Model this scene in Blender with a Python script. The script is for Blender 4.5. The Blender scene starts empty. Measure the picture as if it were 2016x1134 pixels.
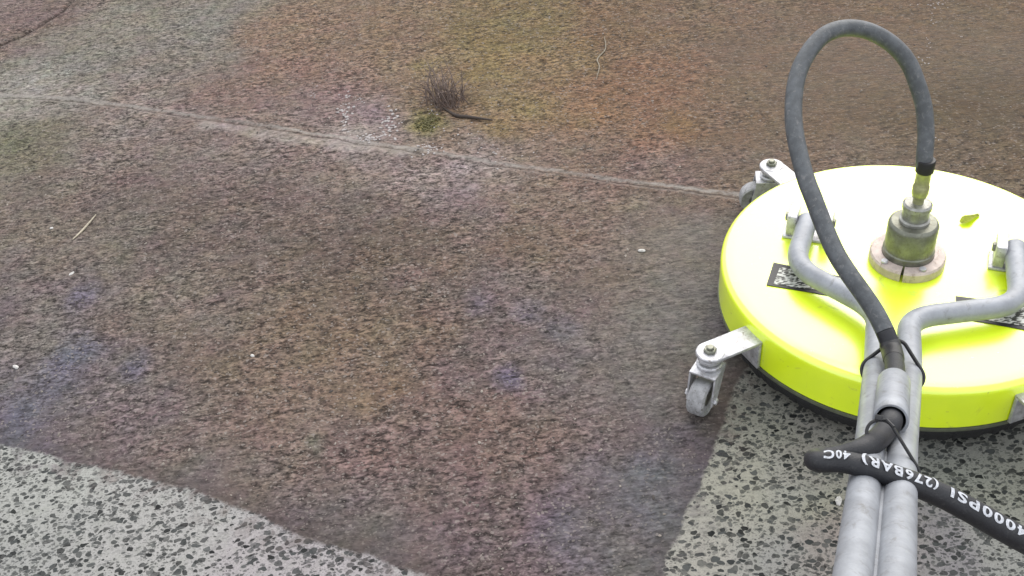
import bpy, bmesh, math, random
import numpy as np
from mathutils import Vector, Matrix

S = bpy.context.scene
COL = S.collection
rng = np.random.default_rng(7)
random.seed(7)
rad = math.radians

# ------------------------------------------------------------------ camera
CAM = np.array([-0.65155, -1.30303, 1.22616])
PITCH, ROLL, FPX = 0.684794, -0.104764, 2029.54
_F = np.array([0, math.cos(PITCH), -math.sin(PITCH)])
_R0 = np.array([1.0, 0, 0]); _U0 = np.cross(_R0, _F)
_R = math.cos(ROLL)*_R0 + math.sin(ROLL)*_U0
_U = -math.sin(ROLL)*_R0 + math.cos(ROLL)*_U0
cd = bpy.data.cameras.new("camera"); cam = bpy.data.objects.new("camera", cd); COL.objects.link(cam)
cd.sensor_width = 36; cd.lens = 36*FPX/2016; cd.clip_start = 0.02; cd.clip_end = 3000
cam.matrix_world = Matrix(((_R[0], _U[0], -_F[0], CAM[0]), (_R[1], _U[1], -_F[1], CAM[1]),
                           (_R[2], _U[2], -_F[2], CAM[2]), (0, 0, 0, 1)))
S.camera = cam
# ------------------------------------------------------------------ light: bright overcast, brightest ahead of the camera
SUN_EL, SUN_AZ = rad(42), math.atan2(1.30, 0.65)      # azimuth in the xy plane
w = bpy.data.worlds.new("World"); S.world = w; w.use_nodes = True
nt = w.node_tree
sky = nt.nodes.new('ShaderNodeTexSky'); sky.sky_type = 'NISHITA'; sky.sun_disc = False
sky.sun_elevation = SUN_EL; sky.sun_rotation = math.pi/2 - SUN_AZ
sky.air_density = 1.0; sky.dust_density = 5.0; sky.ozone_density = 0.6
bg = nt.nodes['Background']; bg.inputs['Strength'].default_value = 0.12
cl = nt.nodes.new('ShaderNodeMix'); cl.data_type = 'RGBA'; cl.inputs['Factor'].default_value = .80    # cloud cover over the blue
nt.links.new(sky.outputs[0], cl.inputs[6]); cl.inputs[7].default_value = (9.0, 9.2, 9.6, 1)
nt.links.new(cl.outputs[2], bg.inputs[0])
sd = bpy.data.lights.new("sun", 'SUN'); sd.energy = 1.5; sd.angle = rad(66); sd.color = (1, 0.97, 0.93)
sun = bpy.data.objects.new("sun", sd); COL.objects.link(sun)
dv = Vector((math.cos(SUN_EL)*math.cos(SUN_AZ), math.cos(SUN_EL)*math.sin(SUN_AZ), math.sin(SUN_EL)))
sun.rotation_euler = dv.to_track_quat('Z', 'Y').to_euler()
S.view_settings.view_transform = 'Standard'; S.view_settings.look = 'None'
S.view_settings.exposure = 0.65; S.view_settings.gamma = 1.0

# ------------------------------------------------------------------ helpers
def at_depth(x, y, d):
    return CAM + d*(_F + _R*(x-1008)/FPX - _U*(y-567)/FPX)
def at_z(x, y, z=0.0):
    v = _F + _R*(x-1008)/FPX - _U*(y-567)/FPX
    return CAM + v*(z-CAM[2])/v[2]
def depth(P): return float((np.array(P)-CAM) @ _F)
def srgb(*c):
    return tuple((v/255/12.92 if v/255 <= .04045 else ((v/255+.055)/1.055)**2.4) for v in c)

def empty(name, loc=(0, 0, 0), label=None, cat=None, group=None):
    o = bpy.data.objects.new(name, None); COL.objects.link(o); o.location = loc; o.empty_display_size = .05
    tag(o, label, cat, group); return o
def tag(o, label=None, cat=None, group=None, kind=None):
    for k, v in (('label', label), ('category', cat), ('group', group), ('kind', kind)):
        if v: o[k] = v
    return o
def link(name, bm, mat, parent=None, smooth=True, auto=None):
    me = bpy.data.meshes.new(name)
    bmesh.ops.recalc_face_normals(bm, faces=bm.faces)
    bm.to_mesh(me); bm.free()
    for m in (mat if isinstance(mat, (list, tuple)) else [mat]): me.materials.append(m)
    if smooth:
        me.polygons.foreach_set('use_smooth', [True]*len(me.polygons))
        me.set_sharp_from_angle(angle=rad(auto or 35))
    o = bpy.data.objects.new(name, me); COL.objects.link(o)
    if parent: o.parent = parent
    return o
def lathe(bm, prof, n=96, a0=0.0, a1=None, close=False, c=(0, 0), rj=None):
    """profile of (r, z) turned about the vertical; rj(i) scales the radius of a segment"""
    full = a1 is None
    a1 = a0 + 2*math.pi if full else a1
    m = n if full else n+1
    rings = []
    for i in range(m):
        a = a0 + (a1-a0)*i/n
        k = rj(i) if rj else 1.0
        rings.append([bm.verts.new((c[0]+r*k*math.cos(a), c[1]+r*k*math.sin(a), z)) for r, z in prof])
    P = len(prof)
    for i in range(n):
        A, B = rings[i], rings[(i+1) % m]
        for j in range(P if close else P-1):
            q = [A[j], B[j], B[(j+1) % P], A[(j+1) % P]]
            bm.faces.new(q)
    if not full and close:
        bm.faces.new(rings[0]); bm.faces.new(rings[-1])
    if full and not close:
        for e in (0, -1):
            if prof[e][0] > 1e-6: bm.faces.new([r[e] for r in rings])
    return rings
def spline(P, per=8):
    P = [np.array(p, float) for p in P]
    Q = [2*P[0]-P[1]] + P + [2*P[-1]-P[-2]]
    out = []
    for i in range(1, len(Q)-2):
        a, b, c, d = Q[i-1:i+3]
        # centripetal-ish Catmull-Rom
        for k in range(per):
            t = k/per
            out.append(.5*((2*b) + (c-a)*t + (2*a-5*b+4*c-d)*t*t + (3*b-a-3*c+d)*t**3))
    out.append(P[-1]); return out
def fillet(P, r, n=8):
    """polyline with rounded corners of tangent length r"""
    P = [np.array(p, float) for p in P]; out = [P[0]]
    for i in range(1, len(P)-1):
        a, b, c = P[i-1:i+2]
        u = (a-b)/np.linalg.norm(a-b); v = (c-b)/np.linalg.norm(c-b)
        k = r[i-1] if isinstance(r, (list, tuple)) else r
        p, q = b+u*k, b+v*k
        for j in range(n+1):
            t = j/n; out.append((1-t)**2*p + 2*t*(1-t)*b + t*t*q)
    out.append(P[-1]); return out
def frames(path):
    path = [np.array(p, float) for p in path]
    T = []
    for i in range(len(path)):
        d = path[min(i+1, len(path)-1)] - path[max(i-1, 0)]
        T.append(d/np.linalg.norm(d))
    ref = np.array([0, 0, 1.0]) if abs(T[0][2]) < .9 else np.array([1.0, 0, 0])
    N = [np.cross(T[0], np.cross(ref, T[0]))]; N[0] /= np.linalg.norm(N[0])
    for i in range(1, len(path)):
        n = N[-1] - T[i]*(N[-1] @ T[i]); N.append(n/np.linalg.norm(n))
    return path, T, N
def tube(bm, path, r, n=20, cap=True, closed=False, round_cap=False):
    path, T, N = frames(path)
    rs = r if hasattr(r, '__len__') else [r]*len(path)
    rings = []
    for p, t, m, rr in zip(path, T, N, rs):
        b = np.cross(t, m)
        rings.append([bm.verts.new(p + rr*(math.cos(2*math.pi*k/n)*m + math.sin(2*math.pi*k/n)*b)) for k in range(n)])
    L = len(rings)
    for i in range(L if closed else L-1):
        A, B = rings[i], rings[(i+1) % L]
        for k in range(n): bm.faces.new([A[k], A[(k+1) % n], B[(k+1) % n], B[k]])
    if cap and not closed: bm.faces.new(rings[0]); bm.faces.new(rings[-1])
    return rings
def box(bm, c, ax, ay, az, sx, sy, sz, bev=0.0):
    """box of full sizes along three axes"""
    ax, ay, az = [Vector(a).normalized() for a in (ax, ay, az)]
    M = Matrix(((ax.x*sx, ay.x*sy, az.x*sz, c[0]), (ax.y*sx, ay.y*sy, az.y*sz, c[1]), (ax.z*sx, ay.z*sy, az.z*sz, c[2]), (0, 0, 0, 1)))
    r = bmesh.ops.create_cube(bm, size=1.0, matrix=M)
    if bev:
        es = list({e for v in r['verts'] for e in v.link_edges})
        bmesh.ops.bevel(bm, geom=es, offset=bev, segments=2, profile=.5, affect='EDGES')
def cyl(bm, c, axis, r, h, n=24, bev=0.0, hexa=False):
    """cylinder centred at c"""
    axis = Vector(axis).normalized(); q = axis.to_track_quat('Z', 'Y').to_matrix().to_4x4()
    n = 6 if hexa else n
    b = min(bev, h*.4)
    prof = [(r-b, -h/2), (r, -h/2+b), (r, h/2-b), (r-b, h/2)] if b else [(r, -h/2), (r, h/2)]
    M = Matrix.Translation(Vector(c)) @ q
    R = [[bm.verts.new(M @ Vector((rr*math.cos(2*math.pi*k/n), rr*math.sin(2*math.pi*k/n), z))) for k in range(n)] for rr, z in prof]
    for A, B in zip(R, R[1:]):
        for k in range(n): bm.faces.new([A[k], A[(k+1) % n], B[(k+1) % n], B[k]])
    bm.faces.new(R[0]); bm.faces.new(R[-1])

# value noise on arrays
def vnoise(X, Y, f, seed, oct=1, gain=.5):
    out = np.zeros_like(X); amp = 1; tot = 0
    for o in range(oct):
        r = np.random.default_rng(seed+o*17).random((256, 256))
        x, y = X*f+1000, Y*f+1000
        xi, yi = np.floor(x).astype(int), np.floor(y).astype(int)
        u, v = x-xi, y-yi; u = u*u*(3-2*u); v = v*v*(3-2*v)
        g = lambda a, b: r[a % 256, b % 256]
        out += amp*((g(xi, yi)*(1-u)+g(xi+1, yi)*u)*(1-v) + (g(xi, yi+1)*(1-u)+g(xi+1, yi+1)*u)*v)
        tot += amp; amp *= gain; f *= 2.03
    return out/tot

# ------------------------------------------------------------------ materials
class NT:
    def __init__(s, name):
        s.m = bpy.data.materials.new(name); s.m.use_nodes = True; s.t = s.m.node_tree
        s.b = s.t.nodes['Principled BSDF']
    def n(s, typ, **kw):
        nd = s.t.nodes.new(typ)
        for k, v in kw.items():
            if k.startswith('i_'):
                nd.inputs[k[2:].replace('_', ' ')].default_value = v
            else: setattr(nd, k, v)
        return nd
    def l(s, a, b): s.t.links.new(a, b)
    def val(s, inp, v):
        if hasattr(v, 'is_output'): s.l(v, inp)
        else: inp.default_value = v
    def math(s, op, a, b=0.0, c=None, clamp=False):
        nd = s.n('ShaderNodeMath', operation=op, use_clamp=clamp)
        s.val(nd.inputs[0], a); s.val(nd.inputs[1], b)
        if c is not None: s.val(nd.inputs[2], c)
        return nd.outputs[0]
    def mix(s, f, a, b, blend='MIX'):
        nd = s.n('ShaderNodeMix', data_type='RGBA', blend_type=blend)
        s.val(nd.inputs['Factor'], f)
        for k, v in ((6, a), (7, b)):
            if isinstance(v, tuple): v = (*v[:3], 1)
            s.val(nd.inputs[k], v)
        return nd.outputs[2]
    def ramp(s, f, lo, hi):
        nd = s.n('ShaderNodeMapRange', interpolation_type='SMOOTHSTEP')
        s.val(nd.inputs[0], f); s.val(nd.inputs[1], lo); s.val(nd.inputs[2], hi)
        return nd.outputs[0]
    def noise(s, vec, scale, detail=2.0, rough=.5, dist=0.0):
        nd = s.n('ShaderNodeTexNoise'); nd.inputs['Scale'].default_value = scale
        nd.inputs['Detail'].default_value = detail; nd.inputs['Roughness'].default_value = rough
        nd.inputs['Distortion'].default_value = dist
        s.l(vec, nd.inputs['Vector']); return nd
    def set(s, **kw):
        for k, v in kw.items(): s.val(s.b.inputs[k.replace('_', ' ')], v if not isinstance(v, tuple) or len(v) != 3 else (*v, 1))
        return s
    def bump(s, h, dist, strength=1.0):
        nd = s.n('ShaderNodeBump'); nd.inputs['Strength'].default_value = strength
        nd.inputs['Distance'].default_value = dist; s.l(h, nd.inputs['Height'])
        s.l(nd.outputs[0], s.b.inputs['Normal'])

def worn(name, col, rough, metal=0.0, var=.25, scale=60, dirt=None, dirtamt=.3, bumpd=.0003, spec=.5):
    m = NT(name); co = m.n('ShaderNodeTexCoord').outputs['Object']
    n1 = m.noise(co, scale, 5, .65).outputs['Fac']; n2 = m.noise(co, scale*6, 3, .6).outputs['Fac']
    dark = tuple(c*(1-var) for c in col)
    c = m.mix(m.ramp(n1, .35, .68), dark, col)
    if dirt: c = m.mix(m.math('MULTIPLY', m.ramp(m.noise(co, scale*1.7, 6, .7, .6).outputs['Fac'], .53, .72), dirtamt*2.2, clamp=True), c, dirt)
    m.set(Base_Color=c, Metallic=metal, Roughness=m.math('MULTIPLY_ADD', n2, .25, rough-.12))
    m.b.inputs['Specular IOR Level'].default_value = spec
    m.bump(n2, bumpd); return m.m

def mat_paint():
    m = NT('fluorescent_paint'); co = m.n('ShaderNodeTexCoord').outputs['Object']
    n1 = m.noise(co, 9, 4, .6).outputs['Fac']; n2 = m.noise(co, 220, 3, .6).outputs['Fac']
    c = m.mix(m.ramp(n1, .3, .7), (.72, .92, .003), (.80, .99, .003))
    grit = m.math('MAXIMUM', m.ramp(m.noise(co, 120, 5, .65).outputs['Fac'], .66, .74), m.math('MULTIPLY', m.ramp(m.noise(co, 14, 6, .72, 1.2).outputs['Fac'], .60, .70), .55))
    mps = m.n('ShaderNodeMapping'); m.l(co, mps.inputs[0]); mps.inputs['Rotation'].default_value = (0, 0, .6); mps.inputs['Scale'].default_value = (4, 60, 4)
    grit = m.math('MAXIMUM', grit, m.math('MULTIPLY', m.ramp(m.noise(mps.outputs[0], 2.2, 4, .7).outputs['Fac'], .70, .76), .6))
    c = m.mix(m.math('MULTIPLY', grit, .75), c, (.20, .21, .10))
    m.set(Base_Color=c, Roughness=m.math('MULTIPLY_ADD', n1, .12, .24))
    m.b.inputs['Specular IOR Level'].default_value = .8
    m.b.inputs['Coat Weight'].default_value = 1.0; m.b.inputs['Coat IOR'].default_value = 1.9
    m.b.inputs['Coat Roughness'].default_value = .22
    m.bump(n2, .0002, .4); return m.m

M = dict(
    paint=mat_paint(),
    tube=worn('grey_painted_steel', (.29, .305, .33), .45, .15, .22, 30, (.13, .125, .115), .3),
    zinc=worn('zinc_plated_steel', (.56, .56, .58), .42, .4, .35, 80, (.16, .13, .11), .45),
    white=worn('pale_cast_metal', (.56, .47, .42), .5, .1, .25, 60, (.22, .15, .10), .45),
    swivel=worn('grey_steel', (.22, .225, .18), .36, .55, .35, 60, (.10, .09, .06), .4),
    nut=worn('dull_nickel', (.34, .34, .31), .36, .5, .35, 90, (.12, .10, .06), .4),
    leaf=worn('yellow_leaf', (.42, .46, .01), .6, 0, .3, 150),
    hose=worn('worn_grey_rubber', (.085, .093, .10), .55, 0, .35, 70, (.19, .185, .18), .28, .0005),
    rubber=worn('black_rubber', (.014, .015, .019), .55, 0, .3, 90, (.05, .05, .05), .2, .0004),
    black=worn('black_plastic', (.012, .012, .014), .45, 0, .3, 90),
    brush=worn('black_bristle', (.014, .014, .015), .7, 0, .5, 300, (.06, .055, .05), .25, .001),
    ferrule=worn('yellow_zinc', (.42, .43, .22), .34, .6, .25, 150),
    wheel=worn('grey_rubber_tyre', (.33, .33, .335), .65, 0, .35, 90, (.09, .08, .07), .45),
    ink=worn('white_ink', (.56, .58, .62), .7, 0, .35, 420, (.2, .2, .21), .2),
    trim=worn('trim_strip', (.10, .11, .07), .5, 0, .3, 100),
    stone=worn('pale_stone', (.55, .53, .5), .8, 0, .3, 300),
    chip=worn('white_lime', (.35, .32, .31), .8, 0, .3, 200),
    straw=worn('dry_straw', (.42, .37, .28), .75, 0, .3, 200),
    twig=worn('bleached_twig', (.26, .22, .16), .8, 0, .5, 150),
    weed=worn('dead_weed', (.15, .108, .09), .8, 0, .5, 200),
    stick=worn('dark_stick', (.05, .036, .028), .8, 0, .4, 200),
    moss=worn('yellow_moss', (.17, .155, .065), .9, 0, .4, 300, (.13, .12, .05), .4, .002),
)

# ------------------------------------------------------------------ ground: one sheet, fine where it is near
STAIN = [  # photo position -> colour of the dirt film there (world-fixed patches)
 (50,50,128,114,108),(200,50,140,138,126),(400,60,138,138,130),(600,50,140,122,104),(800,50,136,118,98),(1000,50,130,117,84),
 (1200,50,128,107,84),(1400,50,128,110,92),(1500,60,124,107,90),(1700,50,122,104,86),(1900,50,116,99,76),(2000,200,104,90,68),
 (50,190,152,150,142),(150,140,136,136,128),(250,200,141,132,126),(330,110,134,130,122),(450,170,136,119,113),(560,120,142,120,106),(650,200,138,120,113),(850,170,138,121,100),
 (960,110,138,124,86),(1010,230,142,126,92),(1130,120,138,120,92),(1200,210,144,117,92),(1320,250,139,114,94),(1310,170,138,111,90),(1450,220,126,111,94),(1650,200,120,104,84),(1850,220,106,92,68),
 (40,300,122,120,104),(50,380,126,118,110),(250,350,124,112,107),(250,270,138,130,124),(480,290,136,126,121),(600,310,136,124,118),(740,320,146,134,128),(880,350,150,138,134),(930,400,138,124,124),
 (500,370,122,109,104),(700,390,120,110,104),(1050,370,140,127,112),(1200,380,140,124,112),(1300,420,134,120,107),(1450,330,126,112,94),(1300,330,130,112,108),
 (100,500,127,120,110),(230,470,122,118,108),(400,480,118,108,101),(700,500,116,104,94),(850,440,116,102,92),(1000,520,124,110,96),(1150,500,128,112,98),(1250,480,130,114,106),(1350,560,118,114,110),(1340,480,120,112,102),(1400,650,106,106,104),(1330,640,118,115,113),
 (30,620,122,114,116),(100,640,124,120,112),(160,580,118,112,114),(160,700,116,112,116),(120,735,116,112,116),(265,715,118,112,114),(300,600,126,116,106),(420,700,124,112,100),(600,650,126,113,96),(680,760,132,116,98),(850,650,122,108,96),
 (945,592,120,110,110),(1040,612,120,111,110),(1105,665,120,112,112),(1150,720,122,112,114),(1000,745,120,109,108),(1250,680,124,116,110),(1300,760,118,114,110),(1200,600,128,114,100),
 (40,800,108,108,120),(150,850,122,112,114),(280,870,122,112,110),(420,900,116,112,108),(520,860,132,115,107),(650,880,126,108,105),(800,900,124,107,104),(950,850,128,110,102),(1100,850,126,110,103),(1200,900,120,110,106),(1310,880,108,107,118),(1290,960,106,106,120),(1360,830,118,106,100),(1400,760,124,112,104),
 (600,1000,112,106,104),(720,1050,108,103,105),(850,980,122,106,104),(960,1080,116,104,104),(1100,1050,112,104,116),(1080,960,124,106,102),(1220,1050,108,107,110),(1280,1110,108,106,108)]
CLEAN = [(1500,800,152,152,136),(1450,950,168,167,146),(1540,960,165,168,160),(1580,990,164,162,134),(1620,1080,160,143,134),(1400,1100,168,165,152),(1520,1090,152,154,150),(1560,900,156,150,140),
 (1850,900,146,150,140),(1950,950,152,154,138),(1850,1090,138,134,140),(1980,1110,150,152,146),(100,930,168,171,164),(60,1080,158,160,156),(300,1050,168,168,164),(480,1090,168,162,164),(600,1110,170,163,166),(300,960,170,170,166)]
BL = (108,106,124)  # tone of the small bluish patches
BLOBS = [(160,585,38,0.50,BL),(160,690,45,0.53,(102,108,124)),(118,735,48,0.50,BL),(265,718,36,0.50,BL),(945,590,34,0.44,(110,104,120)),(1040,612,32,0.44,(110,107,121)),(1105,650,34,0.44,(108,109,120)),(1130,700,45,0.37,(112,109,120)),
 (1000,742,34,0.56,(98,97,122)),(1105,1045,45,0.44,(106,103,116)),(50,815,60,0.62,(102,104,118)),(1285,940,55,0.62,(102,104,118)),(1300,1010,45,0.47,(102,104,118)),(620,880,25,.6,(108,116,104)),(840,240,42,.8,(142,138,78)),(838,130,40,.25,(150,140,84)),(30,265,50,.45,(110,112,84)),
 (640,205,70,.5,(140,122,122)),(735,230,60,.7,(150,132,136)),(920,340,60,.55,(156,144,144)),(880,395,70,.45,(134,120,124)),(690,268,60,.7,(170,156,150)),(60,165,70,.35,(164,164,156)),(170,185,45,.4,(158,158,150)),(1340,250,50,.7,(140,110,78)),(1290,280,50,.6,(142,110,94)),
 (1600,60,40,.3,(112,96,76)),(1590,180,40,.3,(112,97,76)),(1740,120,34,.3,(108,94,72)),(1745,230,34,.3,(108,94,72)),(1890,60,45,.4,(104,90,62)),(1885,170,45,.4,(100,87,60)),(1880,270,45,.3,(104,90,68)),(1960,240,60,.4,(98,86,66)),(1420,120,60,.3,(112,102,94)),(1460,330,60,.3,(112,98,84)),(880,205,55,.6,(112,88,80)),(770,330,60,.35,(150,140,136)),(980,330,70,.35,(154,142,132)),(660,170,60,.3,(126,104,98)),(690,835,40,.7,(104,84,82)),(330,770,22,.6,(100,92,92)),(25,20,70,.35,(132,114,114)),(430,430,150,.35,(104,93,87)),(650,480,150,.35,(102,92,82)),(250,390,90,.25,(104,94,88)),(820,450,110,.3,(104,92,80)),(700,1000,120,.25,(98,92,92)),(330,560,100,.25,(130,121,112)),(620,830,120,.25,(138,120,110)),(1250,400,40,.4,(150,138,120))]  # olive runs at the far right: reflection streaks put into the ground colour
LIGHT = 1.9      # photo value of a white surface lying flat
def rbf(tab, X, Y, s):
    X, Y = X + (vnoise(X, Y, 7, 61, 4)-.5)*.22, Y + (vnoise(X, Y, 7, 67, 4)-.5)*.22
    num = np.zeros(X.shape+(3,)); den = np.zeros(X.shape)+1e-12
    for px, py, r, g, b in tab:
        P = at_z(px, py); k = np.hypot(X-P[0], Y-P[1])
        wgt = 1/(k*k + s*s)**2.0
        num += wgt[..., None]*np.array(srgb(r, g, b)); den += wgt
    return num/den[..., None]/LIGHT
def seg_dist(X, Y, pts):
    d = np.full(X.shape, 9.0)
    for (ax, ay), (bx, by) in zip(pts, pts[1:]):
        t = np.clip(((X-ax)*(bx-ax)+(Y-ay)*(by-ay))/((bx-ax)**2+(by-ay)**2), 0, 1)
        d = np.minimum(d, np.hypot(X-ax-t*(bx-ax), Y-ay-t*(by-ay)))
    return d
def inside(X, Y, poly):
    c = np.zeros(X.shape, bool); n = len(poly)
    for i in range(n):
        (x1, y1), (x2, y2) = poly[i], poly[(i+1) % n]
        k = ((y1 > Y) != (y2 > Y)) & (X < (x2-x1)*(Y-y1)/(y2-y1+1e-12)+x1); c ^= k
    return c
def wpts(px): return [tuple(at_z(x, y)[:2]) for x, y in px]
# cleaned ground: the arc at the lower left and the strip behind the machine
EDGE_L = wpts([(-260,815),(-100,845),(0,872),(120,905),(280,940),(400,972),(500,1012),(560,1040),(640,1068),(760,1105),(860,1138),(960,1190),(1010,1260)])
EDGE_R = wpts([(1560,640),(1490,700),(1445,762),(1425,820),(1402,890),(1372,960),(1345,1030),(1318,1090),(1300,1150),(1285,1240)])
polyL = EDGE_L + [(EDGE_L[-1][0]-.1, -1.6), (-3, -1.6), (-3, EDGE_L[0][1])]
polyR = EDGE_R + [(EDGE_R[-1][0], -1.6), (.35, -1.6), (.30, 0.0), (0.1, .1)]
JOINT = wpts([(-300,150),(0,190),(140,197),(250,212),(420,237),(600,265),(800,298),(1000,330),(1200,356),(1450,388),(2300,520)])

def make_ground():
    x0, x1, y0, y1, st = -2.6, 1.3, -1.0, 2.35, .005
    nx, ny = int(round((x1-x0)/st))+1, int(round((y1-y0)/st))+1
    xs, ys = np.linspace(x0, x1, nx), np.linspace(y0, y1, ny)
    X, Y = np.meshgrid(xs, ys)
    cl = np.where(inside(X, Y, polyL), 1, -1)*seg_dist(X, Y, EDGE_L + [polyL[len(EDGE_L)]])
    cr = np.where(inside(X, Y, polyR), 1, -1)*seg_dist(X, Y, polyR + polyR[:1])
    clean = np.clip(np.maximum(cl, cr), -.2, .2)
    clean += (vnoise(X, Y, 28, 3, 3)-.5)*.013
    stain_and_light = rbf(STAIN, X, Y, .085)*np.array((.94, .875, .855)); ctint = rbf(CLEAN, X, Y, .05)*np.array((1.10, 1.09, 1.09))
    ctint = (ctint*.65+ctint.mean(-1, keepdims=True)*.35)*np.array((1.0, .985, .97))
    for px, py, rp, a, c in BLOBS:
        P = at_z(px, py); rm = rp*depth(P)/FPX
        d = np.hypot(X-P[0]+(vnoise(X, Y, 30, 71, 3)-.5)*.03, (Y-P[1]+(vnoise(X, Y, 30, 73, 3)-.5)*.03)*.75)/rm
        k = (a*np.clip(1.25-d, 0, 1))[..., None]; stain_and_light = stain_and_light*(1-k) + np.array(srgb(*c))/LIGHT*k
    jd = seg_dist(X, Y, JOINT)
    j2 = seg_dist(X, Y, wpts([(-40,105),(40,72),(120,25),(170,-30)]))
    # wet: water lying round the machine and over the upper right
    wet = np.zeros(X.shape)
    for px, py, r, a in ((1335,640,.17,1.),(1350,480,.15,.95),(1370,560,.12,1.),(1300,760,.10,.8),(1700,150,.42,.9),(1950,120,.4,.9),(1480,280,.2,.6),(1290,980,.12,.7),(1250,1100,.14,.6),(760,1060,.10,.5),(440,930,.07,.5),(30,790,.06,.4)):
        P = at_z(px, py); wet = np.maximum(wet, a*np.exp(-((X-P[0])**2+(Y-P[1])**2)/(r*r)))
    dirty = np.clip(-clean*60+.5, 0, 1)
    far = np.clip((Y-.35)/.3, 0, 1)
    stain_and_light *= 1-(wet*far)[..., None]*np.array((.33, .39, .51))
    spray_mist = (wet*(1-far)*.6)[..., None]      # grey of spray mist beside the disc, mixed into the ground colour
    stain_and_light = stain_and_light*(1-spray_mist) + np.array(srgb(113, 108, 104))/LIGHT*spray_mist
    # relief
    Z = (vnoise(X, Y, 5, 11, 3)-.5)*.006
    Z += dirty*(vnoise(X, Y, 45, 21, 3)-.5)*.0050*(1-.75*wet)
    lump = np.exp(-(jd/.045)**2)*np.exp(-((X+.86)/.45)**2)
    Z += lump*(vnoise(X, Y, 30, 31, 3)-.2)*.012
    Z -= np.exp(-(jd/.0065)**2)*.0035*np.clip(1.6*vnoise(X, Y, 5, 41, 2)-.15, .2, 1)
    Z += (np.exp(-((jd-.014)/.006)**2))*.0028*vnoise(X, Y, 12, 43, 2)
    Z -= np.exp(-(j2/.006)**2)*.006
    edge = np.minimum.reduce([X-x0, x1-X, Y-y0, y1-Y]); Z *= np.clip(edge/.15, 0, 1)
    # colour of dirt gathered in the joint
    jl = np.exp(-((jd-.007)/.005)**2)*np.clip(vnoise(X, Y, 9, 51, 2)*2.2-.5, 0, 1.3)
    stain_and_light *= (1+.25*jl[..., None])
    # side of the joint: + beyond it, - on the near side
    jy = np.interp(X, [p[0] for p in JOINT], [p[1] for p in JOINT]); jsign = np.where(Y > jy, jd, -jd)
    jamp = np.clip(.65+1.1*(vnoise(X, Y, 4, 57, 2)-.35), .5, 1)
    # grey sludge pushed just outside the cleaned edge
    rim = np.exp(-np.clip(-clean-.002, 0, 1)/.028)*(clean < 0)
    stain_and_light *= 1-.22*rim[..., None]
    sdd = seg_dist(X, Y, wpts([(410,244),(500,262),(600,276),(720,292),(800,300)])) + (vnoise(X, Y, 22, 81, 3)-.5)*.03
    sed = np.clip(1.35-sdd/.021, 0, 1)*.72
    stain_and_light = stain_and_light*(1-sed[..., None]) + np.array(srgb(176, 166, 158))/LIGHT*sed[..., None]
    jl = np.maximum.reduce([jl*.4, sed, .75*rim])
    stain_and_light *= 1-.15*(np.exp(-(jd/.006)**2)*vnoise(X, Y, 8, 53, 2))[..., None]
    stain_and_light *= 1-.6*np.exp(-(j2/.008)**2)[..., None]
    n = nx*ny
    V = np.stack([X, Y, Z], -1).reshape(-1, 3)
    i = np.arange(n).reshape(ny, nx)
    Q = np.stack([i[:-1, :-1], i[:-1, 1:], i[1:, 1:], i[1:, :-1]], -1).reshape(-1, 4)
    B = 600.0
    ov = np.array([(x0, y0, 0), (x1, y0, 0), (x1, y1, 0), (x0, y1, 0), (-B, -B, 0), (B, -B, 0), (B, B, 0), (-B, B, 0)])
    oq = np.array([(4, 5, 1, 0), (5, 6, 2, 1), (6, 7, 3, 2), (7, 4, 0, 3)]) + n
    V = np.vstack([V, ov]); Q = np.vstack([Q, oq])
    me = bpy.data.meshes.new('ground')
    me.vertices.add(len(V)); me.vertices.foreach_set('co', V.ravel())
    me.loops.add(Q.size); me.loops.foreach_set('vertex_index', Q.ravel().astype(np.int32))
    me.polygons.add(len(Q)); me.polygons.foreach_set('loop_start', np.arange(0, Q.size, 4, dtype=np.int32))
    me.update(); me.polygons.foreach_set('use_smooth', np.ones(len(Q), bool))
    def attr(name, a, default):
        c = np.ones((len(V), 4)); 
        c[:n, :3] = a.reshape(n, -1); c[n:, :3] = default
        t = me.attributes.new(name, 'FLOAT_COLOR', 'POINT'); t.data.foreach_set('color', c.astype(np.float32).ravel())
    attr('stain_and_light', stain_and_light, stain_and_light.reshape(-1, 3).mean(0)); attr('cement', ctint, ctint.reshape(-1, 3).mean(0))
    attr('joint', np.stack([jsign, jamp, jl*0], -1), (9, 0, 0)); attr('state', np.stack([clean, wet, jl], -1), (-.2, 0, 0))
    o = bpy.data.objects.new('ground', me); COL.objects.link(o); tag(o, kind='structure')

    m = NT('aggregate_concrete'); me.materials.append(m.m)
    co = m.n('ShaderNodeTexCoord').outputs['Object']
    A = lambda nm: m.n('ShaderNodeAttribute', attribute_name=nm)
    sep = m.n('ShaderNodeSeparateColor'); m.l(A('state').outputs['Color'], sep.inputs[0])
    cleanv, wetv = sep.outputs[0], sep.outputs[1]
    wr = m.noise(co, 70, 2, .5).outputs['Color']
    vm = m.n('ShaderNodeVectorMath', operation='MULTIPLY_ADD'); m.l(wr, vm.inputs[0]); vm.inputs[1].default_value = (.012, .012, 0); m.l(co, vm.inputs[2])
    flat = m.n('ShaderNodeVectorMath', operation='MULTIPLY'); m.l(vm.outputs[0], flat.inputs[0]); flat.inputs[1].default_value = (1, 1, 0)
    warped = flat.outputs[0]
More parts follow.
